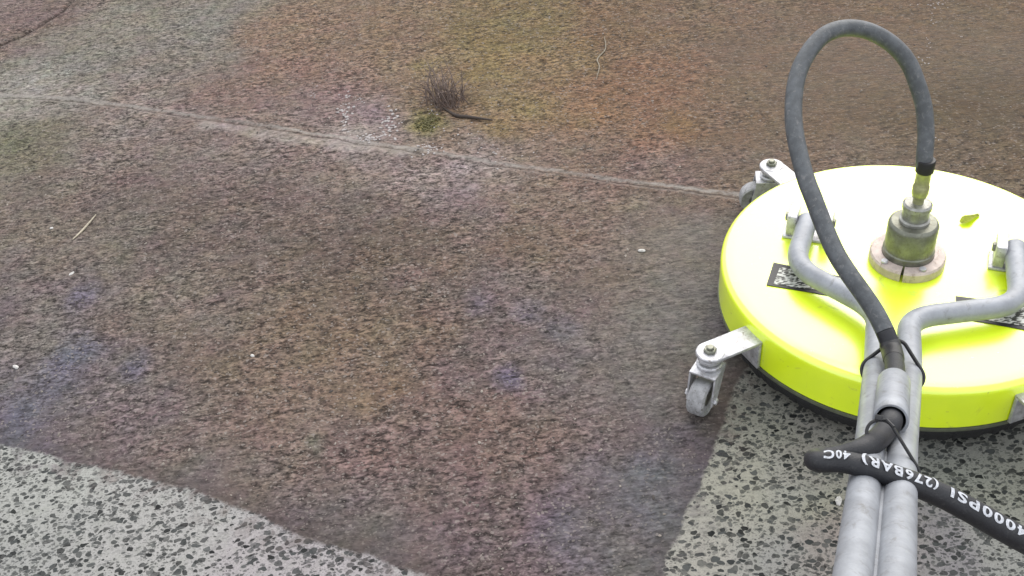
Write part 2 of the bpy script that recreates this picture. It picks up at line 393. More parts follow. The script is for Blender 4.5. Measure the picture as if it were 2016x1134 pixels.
    def stones(scale, lo, hi, seed):
        mp = m.n('ShaderNodeMapping'); m.l(warped, mp.inputs[0]); mp.inputs['Location'].default_value = (seed*3.1, seed*1.7, 0); mp.inputs['Rotation'].default_value = (0, 0, seed*.7)
        mp.inputs['Scale'].default_value = (1, 1.35, 1)
        v = m.n('ShaderNodeTexVoronoi', voronoi_dimensions='2D'); v.inputs['Scale'].default_value = scale; m.l(mp.outputs[0], v.inputs['Vector'])
        sc = m.n('ShaderNodeSeparateColor'); m.l(v.outputs['Color'], sc.inputs[0])
        thr = m.math('MULTIPLY_ADD', sc.outputs[0], hi-lo, lo)
        k = m.math('SUBTRACT', thr, v.outputs['Distance'])
        return m.ramp(k, -.03, .06), sc.outputs[1], sc.outputs[2]
    s1, c1, d1 = stones(86, -.16, .60, 1)
    s2, c2, d2 = stones(150, -.15, .55, 2)
    s3, c3, d3 = stones(270, -.3, .5, 3)
    # cement and stones of the cleaned surface
    fine = m.noise(co, 420, 4, .7).outputs['Fac']; mid = m.noise(co, 55, 4, .6).outputs['Fac']
    big = m.noise(co, 9, 3, .55).outputs['Fac']
    cem = m.mix(1.0, A('cement').outputs['Color'], m.mix(m.ramp(fine, .25, .75), (.92, .92, .92), (1.34, 1.34, 1.34)), 'MULTIPLY')
    cem = m.mix(m.math('MULTIPLY', m.ramp(mid, .45, .7), .25), cem, (.17, .18, .15))
    def stonecol(c): return m.mix(c, (.008, .009, .009), (.048, .052, .051))
    film = m.ramp(m.noise(co, 11, 4, .6, .4).outputs['Fac'], .34, .52)
    cc = m.mix(m.math('MULTIPLY', s3, m.math('MULTIPLY', film, .38)), cem, stonecol(c3))
    cc = m.mix(m.math('MULTIPLY', s2, m.math('MULTIPLY_ADD', film, .50, .16)), cc, stonecol(c2))
    cc = m.mix(m.math('MULTIPLY', s1, m.math('MULTIPLY_ADD', d1, .35, .65)), cc, stonecol(c1))
    # dirt film: streaky grain over the same stones
    mp = m.n('ShaderNodeMapping'); m.l(co, mp.inputs[0]); mp.inputs['Scale'].default_value = (1, 1.9, 1); mp.inputs['Rotation'].default_value = (0, 0, rad(-4))
    g1 = m.noise(mp.outputs[0], 48, 3, .55, .5).outputs['Fac']; g2 = m.noise(mp.outputs[0], 110, 3, .6, .4).outputs['Fac']
    g3 = m.noise(mp.outputs[0], 34, 3, .6, .8).outputs['Fac']
    dryk = m.math('SUBTRACT', 1.0, m.math('MULTIPLY', wetv, .62))
    dryk = m.math('MULTIPLY', dryk, m.math('SUBTRACT', 1.0, m.math('MULTIPLY', sep.outputs[2], .75)))
    gs = m.math('ADD', m.math('MULTIPLY', m.math('SUBTRACT', g1, .5), 4.2), m.math('MULTIPLY', m.math('SUBTRACT', g2, .5), 4.2))
    gs = m.math('ADD', gs, m.math('MULTIPLY', m.math('SUBTRACT', g3, .5), .7))
    lowf = m.noise(co, 5.5, 4, .65, .5).outputs['Fac']
    gs = m.math('MULTIPLY', gs, m.math('MULTIPLY_ADD', m.ramp(lowf, .3, .7), .75, .5))
    sw = m.noise(mp.outputs[0], 14, 5, .62, 1.6).outputs['Fac']
    gs = m.math('ADD', gs, m.math('MULTIPLY', m.math('SUBTRACT', sw, .5), 1.3))
    mpr = m.n('ShaderNodeMapping'); m.l(co, mpr.inputs[0]); mpr.inputs['Scale'].default_value = (1, 5, 1); mpr.inputs['Rotation'].default_value = (0, 0, rad(-3))
    streak = m.math('MULTIPLY', m.math('SUBTRACT', m.noise(mpr.outputs[0], 30, 4, .65, .3).outputs['Fac'], .5), m.math("MULTIPLY", wetv, 2.3))
    gain = m.math('MAXIMUM', m.math('ADD', m.math('MULTIPLY_ADD', m.math('MULTIPLY', gs, dryk), .86, 1.06), streak), .28)
    dc = m.n('ShaderNodeVectorMath', operation='SCALE'); m.l(A('stain_and_light').outputs['Color'], dc.inputs[0]); m.l(gain, dc.inputs['Scale'])
    dcol = dc.outputs[0]
    hue = m.noise(co, 13, 5, .7).outputs['Color']
    hv = m.n('ShaderNodeVectorMath', operation='MULTIPLY_ADD'); m.l(hue, hv.inputs[0]); hv.inputs[1].default_value = (.36, .30, .42); hv.inputs[2].default_value = (.82, .85, .79)
    dcol = m.mix(1.0, dcol, hv.outputs[0], 'MULTIPLY')
    dk2 = m.math('MULTIPLY', s2, m.math('MULTIPLY', m.math('LESS_THAN', c2, .55), dryk))
    lt2 = m.math('MULTIPLY', s2, m.math('MULTIPLY', m.math('GREATER_THAN', c2, .80), dryk))
    dcol = m.mix(m.math('MULTIPLY', dk2, .55), dcol, (.024, .020, .019))
    dcol = m.mix(m.math('MULTIPLY', lt2, .55), dcol, (.235, .205, .185))
    dcol = m.mix(m.math('MULTIPLY', m.math('MULTIPLY', s1, m.math('MULTIPLY', c1, dryk)), .35), dcol, (.028, .025, .023))
    pale = m.math('MULTIPLY', s3, m.math('GREATER_THAN', d3, .80))
    dcol = m.mix(m.math('MULTIPLY', pale, m.math('MULTIPLY', dryk, .55)), dcol, (.23, .205, .18))
    sj = m.n('ShaderNodeSeparateColor'); m.l(A('joint').outputs['Color'], sj.inputs[0])
    jdv = m.math('ADD', sj.outputs[0], m.math('MULTIPLY', m.math('SUBTRACT', m.noise(co, 45, 5, .7).outputs['Fac'], .5), .016))
    jbr = m.ramp(m.math('ADD', m.math('MULTIPLY', m.noise(co, 24, 4, .7, .5).outputs['Fac'], .75), m.math('MULTIPLY', g2, .35)), .42, .62)
    jam = m.math('MULTIPLY', sj.outputs[1], m.math('MULTIPLY_ADD', jbr, .5, .5))
    def band(c, w): return m.math('SUBTRACT', 1.0, m.math('MULTIPLY', m.math('ABSOLUTE', m.math('SUBTRACT', jdv, c)), 1/w), clamp=True)
    dcol = m.mix(m.math('MULTIPLY', band(.0085, .0085), m.math('MULTIPLY', jam, 1.0)), dcol, (.25, .228, .205))
    dcol = m.mix(m.math('MULTIPLY', band(-.0095, .005), m.math('MULTIPLY', jam, .5)), dcol, (.18, .16, .145))
    dcol = m.mix(m.math('MULTIPLY', band(-.002, .005), m.math('MULTIPLY', jam, .8)), dcol, (.045, .038, .034))
    cedge = m.math('ADD', cleanv, m.math('MULTIPLY', m.math('SUBTRACT', m.noise(co, 160, 3, .6).outputs['Fac'], .5), .012))
    ck = m.ramp(cedge, -.004, .006)
    resid = m.math('MULTIPLY', m.ramp(m.noise(co, 26, 5, .7, .6).outputs['Fac'], .46, .62), m.math('SUBTRACT', .62, m.math('MULTIPLY', cleanv, 9.0), clamp=True))
    ck = m.math('MULTIPLY', ck, m.math('SUBTRACT', 1.0, resid))
    col = m.mix(ck, dcol, cc)
    m.set(Base_Color=col)
    rough = m.math('SUBTRACT', m.math('MULTIPLY_ADD', fine, .2, .72), m.math('MULTIPLY', wetv, .28))
    m.l(rough, m.b.inputs['Roughness']); m.l(m.math('MULTIPLY_ADD', wetv, .03, .10), m.b.inputs['Specular IOR Level'])
    mpw = m.n('ShaderNodeMapping'); m.l(co, mpw.inputs[0]); mpw.inputs['Scale'].default_value = (1, 2.6, 1)
    rip = m.noise(mpw.outputs[0], 38, 3, .6, .8).outputs['Fac']
    h = m.math('ADD', m.math('MULTIPLY', m.math('ADD', g1, m.math('MULTIPLY', g2, .7)), m.math('MULTIPLY', dryk, m.math('SUBTRACT', 1.0, m.math('MULTIPLY', ck, .75)))), m.math('MULTIPLY', s2, -.25))
    h = m.math('ADD', h, m.math('MULTIPLY', rip, m.math('MULTIPLY', wetv, .8)))
    h = m.math('ADD', h, m.math('MULTIPLY', s1, m.math('MULTIPLY', ck, -.3)))
    m.bump(h, .0035, .8)
    return X, Y, Z, clean, wet, xs, ys
GX, GY, GZ, GC, GW, GXS, GYS = make_ground()
def gz(x, y):
    i = int(np.clip(round((x-GXS[0])/(GXS[1]-GXS[0])), 0, len(GXS)-1)); j = int(np.clip(round((y-GYS[0])/(GYS[1]-GYS[0])), 0, len(GYS)-1))
    return float(GZ[j, i]), float(GC[j, i]), float(GW[j, i])

# ------------------------------------------------------------------ the surface cleaner
OP = np.array([math.cos(rad(-115.5)), math.sin(rad(-115.5)), 0])     # towards the operator
RT = np.array([-OP[1], OP[0], 0])                                    # to the operator's right
ZT, RAD = .130, .300
UP = np.array([0, 0, 1.0])
sc_ = empty('surface_cleaner', (0, 0, 0), 'fluorescent yellow-green round surface cleaner on castors with grey twin-tube handle, standing on the wet concrete', 'surface cleaner')
bm = bmesh.new()
prof = [(0.001, ZT+.002), (.12, ZT+.0015), (.22, ZT+.0008), (.276, ZT)]
prof += [(RAD-.012+.012*math.sin(a), ZT-.012+.012*math.cos(a)) for a in np.linspace(.15, math.pi/2, 8)]
prof += [(RAD, .100), (RAD, .075), (RAD, .0545), (RAD-.003, .0535), (RAD-.004, .062), (RAD-.006, .112), (.26, .122), (0.001, .123)]
lathe(bm, prof, 192); link('cover', bm, M['paint'], sc_, auto=40)
bm = bmesh.new()
lathe(bm, [(RAD-.003, .0465), (RAD+.0015, .047), (RAD+.0022, .0500), (RAD+.0015, .0530), (RAD-.003, .0532)], 160, close=True); link('trim_strip', bm, M['trim'], sc_)
bm = bmesh.new()
jit = [1+random.uniform(-.004, .004) for _ in range(360)]
R_ = lathe(bm, [(RAD-.016, .046), (RAD-.006, .046), (RAD-.004, .036), (RAD-.009, .018), (RAD-.028, .006)], 360, close=True, rj=lambda i: jit[i])
for ring in R_:
    dz = random.uniform(-.002, .004)
    ring[3].co.z += dz; ring[4].co.z += dz
link('brush_skirt', bm, M['brush'], sc_, smooth=False)

# split collar, swivel
az = math.atan2(-1.30, -.65)
bm = bmesh.new(); gap = rad(2.2); ac = az+rad(-2)
lathe(bm, [(.041, ZT+.001), (.058, ZT+.001), (.0595, ZT+.004), (.0595, ZT+.017), (.057, ZT+.0205), (.041, ZT+.0205)], 96, a0=ac+gap, a1=ac+2*math.pi-gap, close=True)
collar = link('collar', bm, M['white'], sc_)
for da in (-38, 35, 150, 215):
    bm = bmesh.new(); a = ac+rad(da)
    cyl(bm, (.050*math.cos(a), .050*math.sin(a), ZT+.0225), UP, .0055, .005, 16, .001); link('bolt', bm, M['zinc'], collar)
bm = bmesh.new()
lathe(bm, [(.0405, ZT+.003), (.0405, ZT+.030), (.0390, ZT+.032), (.0390, ZT+.076), (.0375, ZT+.0805), (.0345, ZT+.083), (.023, ZT+.0835)], 64)
link('swivel_body', bm, M['swivel'], sc_)
bm = bmesh.new()
lathe(bm, [(.0235, ZT+.0838), (.0235, ZT+.088), (.0205, ZT+.090), (.0205, ZT+.107), (.0225, ZT+.109), (.0225, ZT+.116), (.0195, ZT+.119), (.013, ZT+.1195)], 48)
link('swivel_nut', bm, M['nut'], sc_)

def P3(px, py, z): return at_z(px, py, z)
# handle tubes: a straight pair rising to the operator
TA, TD = at_depth(1761, 690, 1.50), at_depth(1722, 1134, .87)
TDIR = (TD-TA)/np.linalg.norm(TD-TA); TSIDE = np.cross(TDIR, UP); TSIDE /= np.linalg.norm(TSIDE)
if TSIDE @ RT < 0: TSIDE = -TSIDE
TUP = np.cross(TSIDE, TDIR); TUP = TUP if TUP[2] > 0 else -TUP
RTUBE = .0165
TEND = TD + TDIR*.42
LEN = np.linalg.norm(TD-TA)
def tube_axis(s, t): # s=-1 left, +1 right; t metres from TA along the handle
    half = RTUBE+.0006 + .0065*max(0.0, 1-t/(LEN*.55))
    return TA + TDIR*t + TSIDE*s*half
brk = {-1: P3(1583, 462, .158), 1: P3(2003, 520, .158)}
for s in (-1, 1):
    if s < 0: pts = [P3(1590, 434, .160), P3(1563, 524, .158), P3(1728, 612, .163)]
    else: pts = [P3(1998, 486, .160), P3(2010, 600, .158), P3(1789, 626, .163)]
    pts += [tube_axis(s, t) for t in (.08, LEN*.3, LEN*.55, LEN*.7, LEN)] + [tube_axis(s, LEN+.42)]
    path = fillet(pts, [.045, .045, .02, .02, .02, .02, .02], 9)
    bm = bmesh.new(); tube(bm, path, RTUBE, 28); link('handle_tube', bm, M['tube'], sc_)
# weld line joining the pair
bm = bmesh.new()
tube(bm, [TA+TDIR*t+TUP*(-.001) for t in np.linspace(LEN*.60, LEN+.40, 24)], .006, 10); link('weld_bead', bm, M['tube'], sc_)
# pivot brackets: two cheeks on a base plate, with bolts
for s in (-1, 1):
    base = np.array(P3(1592, 462, ZT) if s < 0 else P3(2000, 524, ZT))
    ax = OP if s < 0 else OP
    sd_ = RT
    bm = bmesh.new(); box(bm, base+UP*.004, sd_, ax, UP, .084, .046, .005, .0012)
    b = link('bracket', bm, M['zinc'], sc_)
    for q in (-1, 1):
        bm = bmesh.new(); box(bm, base+sd_*q*.0285+UP*.0265, sd_, ax, UP, .0165, .042, .040, .0022)
        link('bracket_cheek', bm, M['zinc'], b)
        bm = bmesh.new(); cyl(bm, base+sd_*q*.0385+UP*.032, sd_, .0075, .006, 6, .001, True); link('bolt', bm, M['swivel'], b)
# hose sleeve riding on the pair
SL0 = at_depth(1764, 762, 1.315); 
def over(t, h): return TA + TDIR*t + TUP*h
def t_at_y(py):
    lo, hi = 0.0, LEN
    for _ in range(40):
        mid = (lo+hi)/2; P = over(mid, .028); z = depth(P); y = 567-FPX*((P-CAM) @ _U)/z
        if y < py: lo = mid
        else: hi = mid
    return lo
ts0, ts1 = t_at_y(752), t_at_y(826)
SH = .0275
bm = bmesh.new()
A_, B_ = over(ts0, SH), over(ts1, SH)
ro = tube(bm, [A_, A_+TDIR*.002, B_-TDIR*.002, B_], [.0180, .0195, .0195, .0182], 40, cap=False)
ri = tube(bm, [A_, B_], [.0160, .0160], 40, cap=False)
for a, c in ((ro[0], ri[0]), (ro[-1], ri[-1])):
    for k in range(40): bm.faces.new([a[k], a[(k+1) % 40], c[(k+1) % 40], c[k]])
link('hose_sleeve', bm, M['tube'], sc_)

# stickers: black frame, pale field with small print
def mat_print():
    m = NT('sticker_print'); co = m.n('ShaderNodeTexCoord').outputs['Object']
    mp = m.n('ShaderNodeMapping'); m.l(co, mp.inputs[0]); mp.inputs['Rotation'].default_value = (0, 0, -math.atan2(RT[1], RT[0])); mp.inputs['Scale'].default_value = (.8, 2.4, 1)
    v = m.n('ShaderNodeTexVoronoi'); v.inputs['Scale'].default_value = 150; m.l(mp.outputs[0], v.inputs['Vector'])
    n = m.noise(mp.outputs[0], 190, 3, .6).outputs['Fac']
    k = m.ramp(m.math('ADD', v.outputs['Distance'], m.math('MULTIPLY', n, .9)), .90, 1.08)
    m.set(Base_Color=m.mix(k, (.018, .02, .016), (.52, .53, .48)), Roughness=.4); return m.m
PRINT = mat_print()
def quad_plate(bm, P, z0, z1):
    lo = [bm.verts.new((p[0], p[1], z0)) for p in P]; hi = [bm.verts.new((p[0], p[1], z1)) for p in P]
    bm.faces.new(hi); bm.faces.new(lo[::-1])
    for i in range(4): bm.faces.new([lo[i], lo[(i+1) % 4], hi[(i+1) % 4], hi[i]])
corn = [np.array(P3(x, y, ZT+.002)) for x, y in ((1523, 517), (1672, 548), (1656, 586), (1509, 561))]
for s in (-1, 1):
    C4 = corn if s < 0 else [p - 2*(p @ RT)*RT for p in corn]
    mid = sum(C4)/4
    bm = bmesh.new(); quad_plate(bm, C4, ZT+.0012, ZT+.0024); fr = link('sticker', bm, M['black'], sc_, smooth=False)
    bm = bmesh.new(); quad_plate(bm, [mid+(p-mid)*np.array([.83, .74, 1]) + 0*UP for p in C4], ZT+.0022, ZT+.0030); link('printed_field', bm, PRINT, fr, smooth=False)

# castors
def castor(ang, trail):
    u = np.array([math.cos(ang), math.sin(ang), 0]); v = np.array([-u[1], u[0], 0]); zc = .104
    bm = bmesh.new()
    box(bm, u*.338+UP*zc, u, v, UP, .084, .046, .006, .0015)
    cyl(bm, u*.380+UP*zc, UP, .023, .0078, 28, .0015)
    box(bm, u*.3035+UP*(zc-.026), u, v, UP, .006, .048, .050, .001)
    c = link('castor', bm, M['zinc'], sc_)
    st = u*.381
    bm = bmesh.new(); cyl(bm, st+UP*(zc+.0065), UP, .0105, .007, 6, .0015, True); cyl(bm, st+UP*(zc+.011), UP, .006, .006, 14, .001); link('bolt', bm, M['swivel'], c)
    bm = bmesh.new(); cyl(bm, st+UP*(zc-.010), UP, .0185, .008, 28, .002); cyl(bm, st+UP*(zc-.021), UP, .0205, .007, 28, .002); link('bearing', bm, M['zinc'], c)
    t = np.array([*trail, 0.0]); t = t/np.linalg.norm(t); n = np.array([t[1], -t[0], 0])
    if n @ np.array([1, 0, 0]) < 0: n = -n
    hub = st + t*.026 + UP*.031
    bm = bmesh.new()
    top = st + t*.006 + UP*(zc-.027)
    box(bm, top, t, n, UP, .044, .044, .004, .001)
    for q in (-1, 1):
        # a cheek tapering from the crown to the axle
        w0, w1 = .021, .010
        a = top+n*q*.0208; b = hub+n*q*.0208
        vs = [a-t*w0, a+t*w0, b+t*w1-UP*.006, b-t*w1-UP*.006]
        lo = [bm.verts.new(p-n*.0014) for p in vs]; hi = [bm.verts.new(p+n*.0014) for p in vs]
        bm.faces.new(lo); bm.faces.new(hi)
        for i in range(4): bm.faces.new([lo[i], lo[(i+1) % 4], hi[(i+1) % 4], hi[i]])
        cyl(bm, hub+n*q*.0242, n, .006, .005, 6, .001, True)
    link('fork', bm, M['zinc'], c)
    bm = bmesh.new(); R = .031
    pr = [(.012, -.011), (.021, -.012), (.027, -.0145), (.030, -.012), (.031, -.006), (.031, .006), (.030, .012), (.027, .0145), (.021, .012), (.012, .011)]
    ring = []
    for i in range(48):
        a = 2*math.pi*i/48; d = t*math.cos(a)+UP*math.sin(a)
        ring.append([bm.verts.new(hub+d*r+n*h) for r, h in pr])
    for i in range(48):
        A, B = ring[i], ring[(i+1) % 48]
        for j in range(len(pr)-1): bm.faces.new([A[j], B[j], B[j+1], A[j+1]])
    link('wheel', bm, M['wheel'], c)
    bm = bmesh.new(); cyl(bm, hub, n, .0125, .023, 20, .002)
    for k in range(5):
        a = 2*math.pi*k/5; d = t*math.cos(a)+UP*math.sin(a)
        box(bm, hub+d*.0165, d, np.cross(n, d), n, .011, .006, .016, .001)
    link('wheel_hub', bm, M['swivel'], c)
for ang, tr in ((-158.5, (-.030, -.042)), (-75, (.02, -.05)), (109.5, (-.05, .01)), (20, (.05, .02))):
    castor(rad(ang), tr)

# ------------------------------------------------------------------ the hose: loop from the swivel, through the sleeve, doubled back across the handle
RH, RS = .0125, .0131
ho = empty('pressure_hose', tuple(np.array([0, 0, ZT+.12])), 'black-grey rubber pressure hose looping up from the swivel and crossing the handle, lettered 4000PSI', 'hose')
hm = lambda bm, *a, **k: link(*a, **k)
def hlink(name, bm, mat, parent=ho, **k):
    o = link(name, bm, mat, None, **k); o.parent = parent; o.matrix_parent_inverse = Matrix.Translation(-ho.location); return o
loop_px = [(1820,310),(1823,265),(1819,212),(1807,169),(1788,123),(1756,87),(1712,62),(1668,55),(1628,66),(1599,93),(1577,130),(1566,168),(1562,212),(1564,254),(1573,302),(1587,353),(1602,392),(1624,450),(1645,497),(1669,536),(1716,603),(1742,652),(1756,692)]
z0 = np.array([0, 0, ZT+.195]); d0 = depth(z0); dE = depth(over(t_at_y(700), .030))
L = len(loop_px)
pts = [z0 - UP*.02]
for i, (x, y) in enumerate(loop_px):
    k = i/(L-1); pts.append(at_depth(x, y, d0 + (dE-d0)*(k**1.25)))
loop = pts
for yy in (728, 765, 800, 830): loop.append(over(t_at_y(yy), SH+.0005))
tail = [(1741, 851, 1.135), (1722, 869, 1.105), (1694, 886, 1.090), (1655, 898, 1.092), (1622, 902, 1.092), (1604, 905, 1.070), (1614, 909, 1.047), (1654, 909, 1.040), (1692, 916, 1.036),
        (1734, 929, 1.036), (1772, 943, 1.036), (1816, 959, 1.038), (1860, 978, 1.040), (1904, 1001, 1.042), (1948, 1026, 1.046), (2016, 1064, 1.052), (2080, 1098, 1.06), (2200, 1160, 1.08)]
tailp = [at_depth(*p) for p in tail]
end = tailp[-1]
tailp += [end+np.array([.10, -.03, -.05]), end+np.array([.20, -.05, -.16]), end+np.array([.28, -.06, -.30]), np.array([end[0]+.36, end[1]-.07, .05]), np.array([end[0]+.50, end[1]-.05, RH+.001]), np.array([end[0]+.9, end[1]+.05, RH+.001])]
full = spline(loop + tailp, 8)
cut = 22*8; TIP = (len(loop)+6)*8
bm = bmesh.new(); tube(bm, full[2:cut+1], RH, 24); hlink('loop', bm, M['hose'])
bm = bmesh.new(); tube(bm, full[cut:], [RH+(RS-RH)*min(1, max(0, i+cut-TIP)/70)-.0016*math.exp(-((i+cut-TIP)/26)**2) for i in range(len(full)-cut)], 24); hlink('supply_line', bm, M['rubber'])
bm = bmesh.new(); lathe(bm, [(.0085, ZT+.1195), (.0085, ZT+.128), (.0105, ZT+.130), (.0125, ZT+.138), (.0125, ZT+.150), (.0112, ZT+.152), (.0112, ZT+.176), (.0122, ZT+.178), (.0122, ZT+.182), (.010, ZT+.183)], 32); hlink('ferrule', bm, M['ferrule'])
bm = bmesh.new(); lathe(bm, [(.0118, ZT+.176), (.0136, ZT+.178), (.0138, ZT+.197), (.0128, ZT+.199), (.0118, ZT+.199)], 32); hlink('end_band', bm, M['black'])

i0 = len(loop_px)*8-4
bm = bmesh.new(); tube(bm, full[i0:i0+9], [RH+.0004]+[RH+.0014]*7+[RH+.0004], 24); hlink('tape_wrap', bm, M['black'])
# lettering wrapped on the hose
def text_mesh(s):
    c = bpy.data.curves.new('lettering', 'FONT'); c.body = s; c.size = 1.0; c.space_character = 1.2; c.resolution_u = 3; c.offset = .03
    o = bpy.data.objects.new('lettering', c); COL.objects.link(o)
    bpy.context.view_layer.update()
    me = bpy.data.meshes.new_from_object(o.evaluated_get(bpy.context.evaluated_depsgraph_get()))
    bpy.data.objects.remove(o); bpy.data.curves.remove(c)
    return me
supply = [np.array(p) for p in full[cut:]]
arc = np.concatenate([[0], np.cumsum([np.linalg.norm(b-a) for a, b in zip(supply, supply[1:])])])
def along(s):
    i = int(np.clip(np.searchsorted(arc, s)-1, 0, len(supply)-2)); k = (s-arc[i])/(arc[i+1]-arc[i])
    t0 = supply[max(i-1, 0)]; t1 = supply[min(i+2, len(supply)-1)]
    T = (t1-t0)/np.linalg.norm(t1-t0)
    return supply[i]*(1-k)+supply[i+1]*k, T
def arc_of(px):
    xs_ = [1008+FPX*((p-CAM) @ _R)/((p-CAM) @ _F) for p in supply]
    j = int(np.argmin(xs_))
    for i in range(j, len(xs_)-1):
        if xs_[i] <= px <= xs_[i+1]: return arc[i] + (arc[i+1]-arc[i])*(px-xs_[i])/(xs_[i+1]-xs_[i])
def letter(s, px_start, px_end, capmm):
    """text runs from px_start (right) to px_end (left), upside down as in the photo"""
    me = text_mesh(s); bm = bmesh.new(); bm.from_mesh(me); bpy.data.meshes.remove(me)
    bmesh.ops.triangulate(bm, faces=bm.faces)
    bmesh.ops.subdivide_edges(bm, edges=[e for e in bm.edges if e.calc_length() > .12], cuts=2)
    xs_ = [v.co.x for v in bm.verts]; x0, x1 = min(xs_), max(xs_)
    sa, sb = arc_of(px_start), arc_of(px_end)
    for v in bm.verts:
        k = (v.co.x-x0)/(x1-x0); p, T = along(sa + (sb-sa)*k)
        n = CAM-p; n -= T*(n @ T); n /= np.linalg.norm(n)
        b = np.cross(T, n)
        if b @ _U < 0: b = -b
        h = (v.co.y-.36)/.72*capmm            # letter height, letter-up points image-down
        a = rad(34) - h/RS
        q = p + (RS+.0004)*(math.cos(a)*n + math.sin(a)*b)
        v.co = q
    return bm
hl = None
for txt, pa, pb, hh in (("4000PSI", 2003, 1856, .0106), ("(276BAR)", 1832, 1688, .0108), ("40C", 1670, 1626, .0098)):
    bm = letter(txt, pa, pb, hh); hlink('lettering', bm, M['ink'], smooth=False)

# cable ties: loops drawn tight round tubes and hose
def hull(P):
    P = sorted(map(tuple, P))
    def half(Q):
        o = []
        for p in Q:
            while len(o) > 1 and (o[-1][0]-o[-2][0])*(p[1]-o[-2][1])-(o[-1][1]-o[-2][1])*(p[0]-o[-2][0]) <= 0: o.pop()
            o.append(p)
        return o[:-1]
    return half(P)+half(P[::-1])
def tie(center, xa, ya, circles, wd=.0022, tailv=None):
    pts = []
    for c, r in circles:
        d = np.array(c)-center; cx, cy = d @ xa, d @ ya
        pts += [(cx+(r+.0016)*math.cos(a), cy+(r+.0016)*math.sin(a)) for a in np.linspace(0, 2*math.pi, 40, endpoint=False)]
    H = hull(pts); loop_ = [center+xa*p[0]+ya*p[1] for p in H]
    bm = bmesh.new(); tube(bm, loop_, wd, 8, closed=True)
    # head block and clipped tail
    k = max(range(len(H)), key=lambda i: H[i][1]-.3*H[i][0]); hp = loop_[k]
    box(bm, hp+ya*.002, xa, ya, np.cross(xa, ya), .008, .006, .007, .001)
    if tailv is not None: tube(bm, [hp, hp+np.array(tailv)*.5+ya*.004, hp+np.array(tailv)], .0015, 6)
    return link('cable_tie', bm, M['black'], sc_)
t1 = t_at_y(697)
tl = (TUP*.90 + TDIR*(-.45)); tl /= np.linalg.norm(tl)
tie(over(t1, 0), TSIDE, tl, [(tube_axis(-1, t1), RTUBE), (tube_axis(1, t1), RTUBE), (over(t1, .030)-TDIR*.012, RH)], .0026, TSIDE*-.012+TUP*.006)
t2 = t_at_y(855)
tl2 = (TUP*.86 - TDIR*.5); tl2 /= np.linalg.norm(tl2)
tie(over(t2, 0)+TDIR*.035, TSIDE, tl2, [(tube_axis(1, t2)+TDIR*.035, RTUBE), (at_depth(1731, 860, 1.118), RH)], .0018, TSIDE*.016+TDIR*.012)

# ------------------------------------------------------------------ small things lying on the ground
def pebble(bm, c, r, flat=.6, sub=1, sq=None):
    q = bmesh.ops.create_icosphere(bm, subdivisions=sub, radius=1.0)
    a = random.uniform(0, 6.3); e = random.uniform(1.0, 1.7)
    for v in q['verts']:
        j = random.uniform(.78, 1.15); x, y, z = v.co*j
        x *= e*r; y *= r/e**.5; z *= r*flat
        v.co = (c[0]+x*math.cos(a)-y*math.sin(a), c[1]+x*math.sin(a)+y*math.cos(a), c[2]+z)
def ground_pt(px, py):
    P = at_z(px, py); return np.array([P[0], P[1], gz(P[0], P[1])[0]])
for px, py, r, lab in ((142,541,.0042,'tiny white pebble beside a bluish patch, below the straw at the left'), (31,722,.0046,'tiny white pebble by the left edge above the cleaned concrete'),
                       (1651,986,.0060,'white pebble touching the shadow left of the handle tubes below the hose'), (1264,496,.0052,'pale pebble on the wet strip left of the yellow-green disc'),
                       (102,450,.0038,'tiny pale pebble left of the straw'), (497,700,.0036,'tiny pale pebble alone on the brown dirt right of the bluish patches')):
    P = ground_pt(px, py); bm = bmesh.new(); pebble(bm, (0, 0, r*.3), r, .6, 2)
    o = link('pebble', bm, M['stone'], None, smooth=False); o.location = P; tag(o, lab, 'pebble', 'pale pebbles lying on the dirty concrete')
def strand(name, px, r, mat, lab, cat, lift=.003):
    pts = [ground_pt(*p)+UP*lift for p in px]; c = pts[0].copy()
    path = spline([p-c for p in pts], 4); bm = bmesh.new()
    tube(bm, path, [r*(1-.6*abs(2*i/(len(path)-1)-1)**2) for i in range(len(path))], 8)
    o = link(name, bm, mat); o.location = c; return tag(o, lab, cat)
strand('straw', [(144,474),(158,460),(172,444),(190,425)], .0022, M['straw'], 'pale straw lying alone on the dirt at the left', 'straw')
strand('stick', [(872,214),(898,229),(925,233),(970,239)], .0042, M['stick'], 'short dark stick under the dead weed near the joint', 'stick', .004)
strand('twig', [(1174,158),(1180,132),(1176,118),(1192,98),(1190,74)], .0019, M['twig'], 'pale crooked twig on the olive dirt at the top', 'twig')
def tuft(name, px, py, n, spread, hgt, mat, lab, cat, lean=(0, 0), w_=.0016):
    c = ground_pt(px, py); bm = bmesh.new()
    for _ in range(n):
        a = random.uniform(0, 6.3); b = np.array([random.gauss(0, spread*.5), random.gauss(0, spread*.4), -.001])
        h = hgt*random.uniform(.3, 1); d = np.array([math.cos(a), math.sin(a), 0])*h*random.uniform(.2, 1.2)+np.array([*lean, 0])*h
        tube(bm, [b, b+d*.4+UP*h*.6, b+d+UP*h*random.uniform(.5, 1)], [w_, w_*.9, w_*.3], 5)
    o = link(name, bm, mat); o.location = c; return tag(o, lab, cat)
tuft('dead_weed', 880, 204, 62, .050, .095, M['weed'], 'dark dead weed tuft growing at the concrete joint', 'weed', (-.2, .5), .0014)
# moss cushion
c = ground_pt(842, 243); bm = bmesh.new()
for _ in range(160):
    x, y = random.gauss(0, .014), random.gauss(0, .022)
    pebble(bm, (x, y, random.uniform(0, .005)), random.uniform(.0014, .0034), .8)
o = link('moss_cushion', bm, M['moss'], None, smooth=False); o.location = c; tag(o, 'yellow-green moss cushion left of the dead weed at the joint', 'moss')
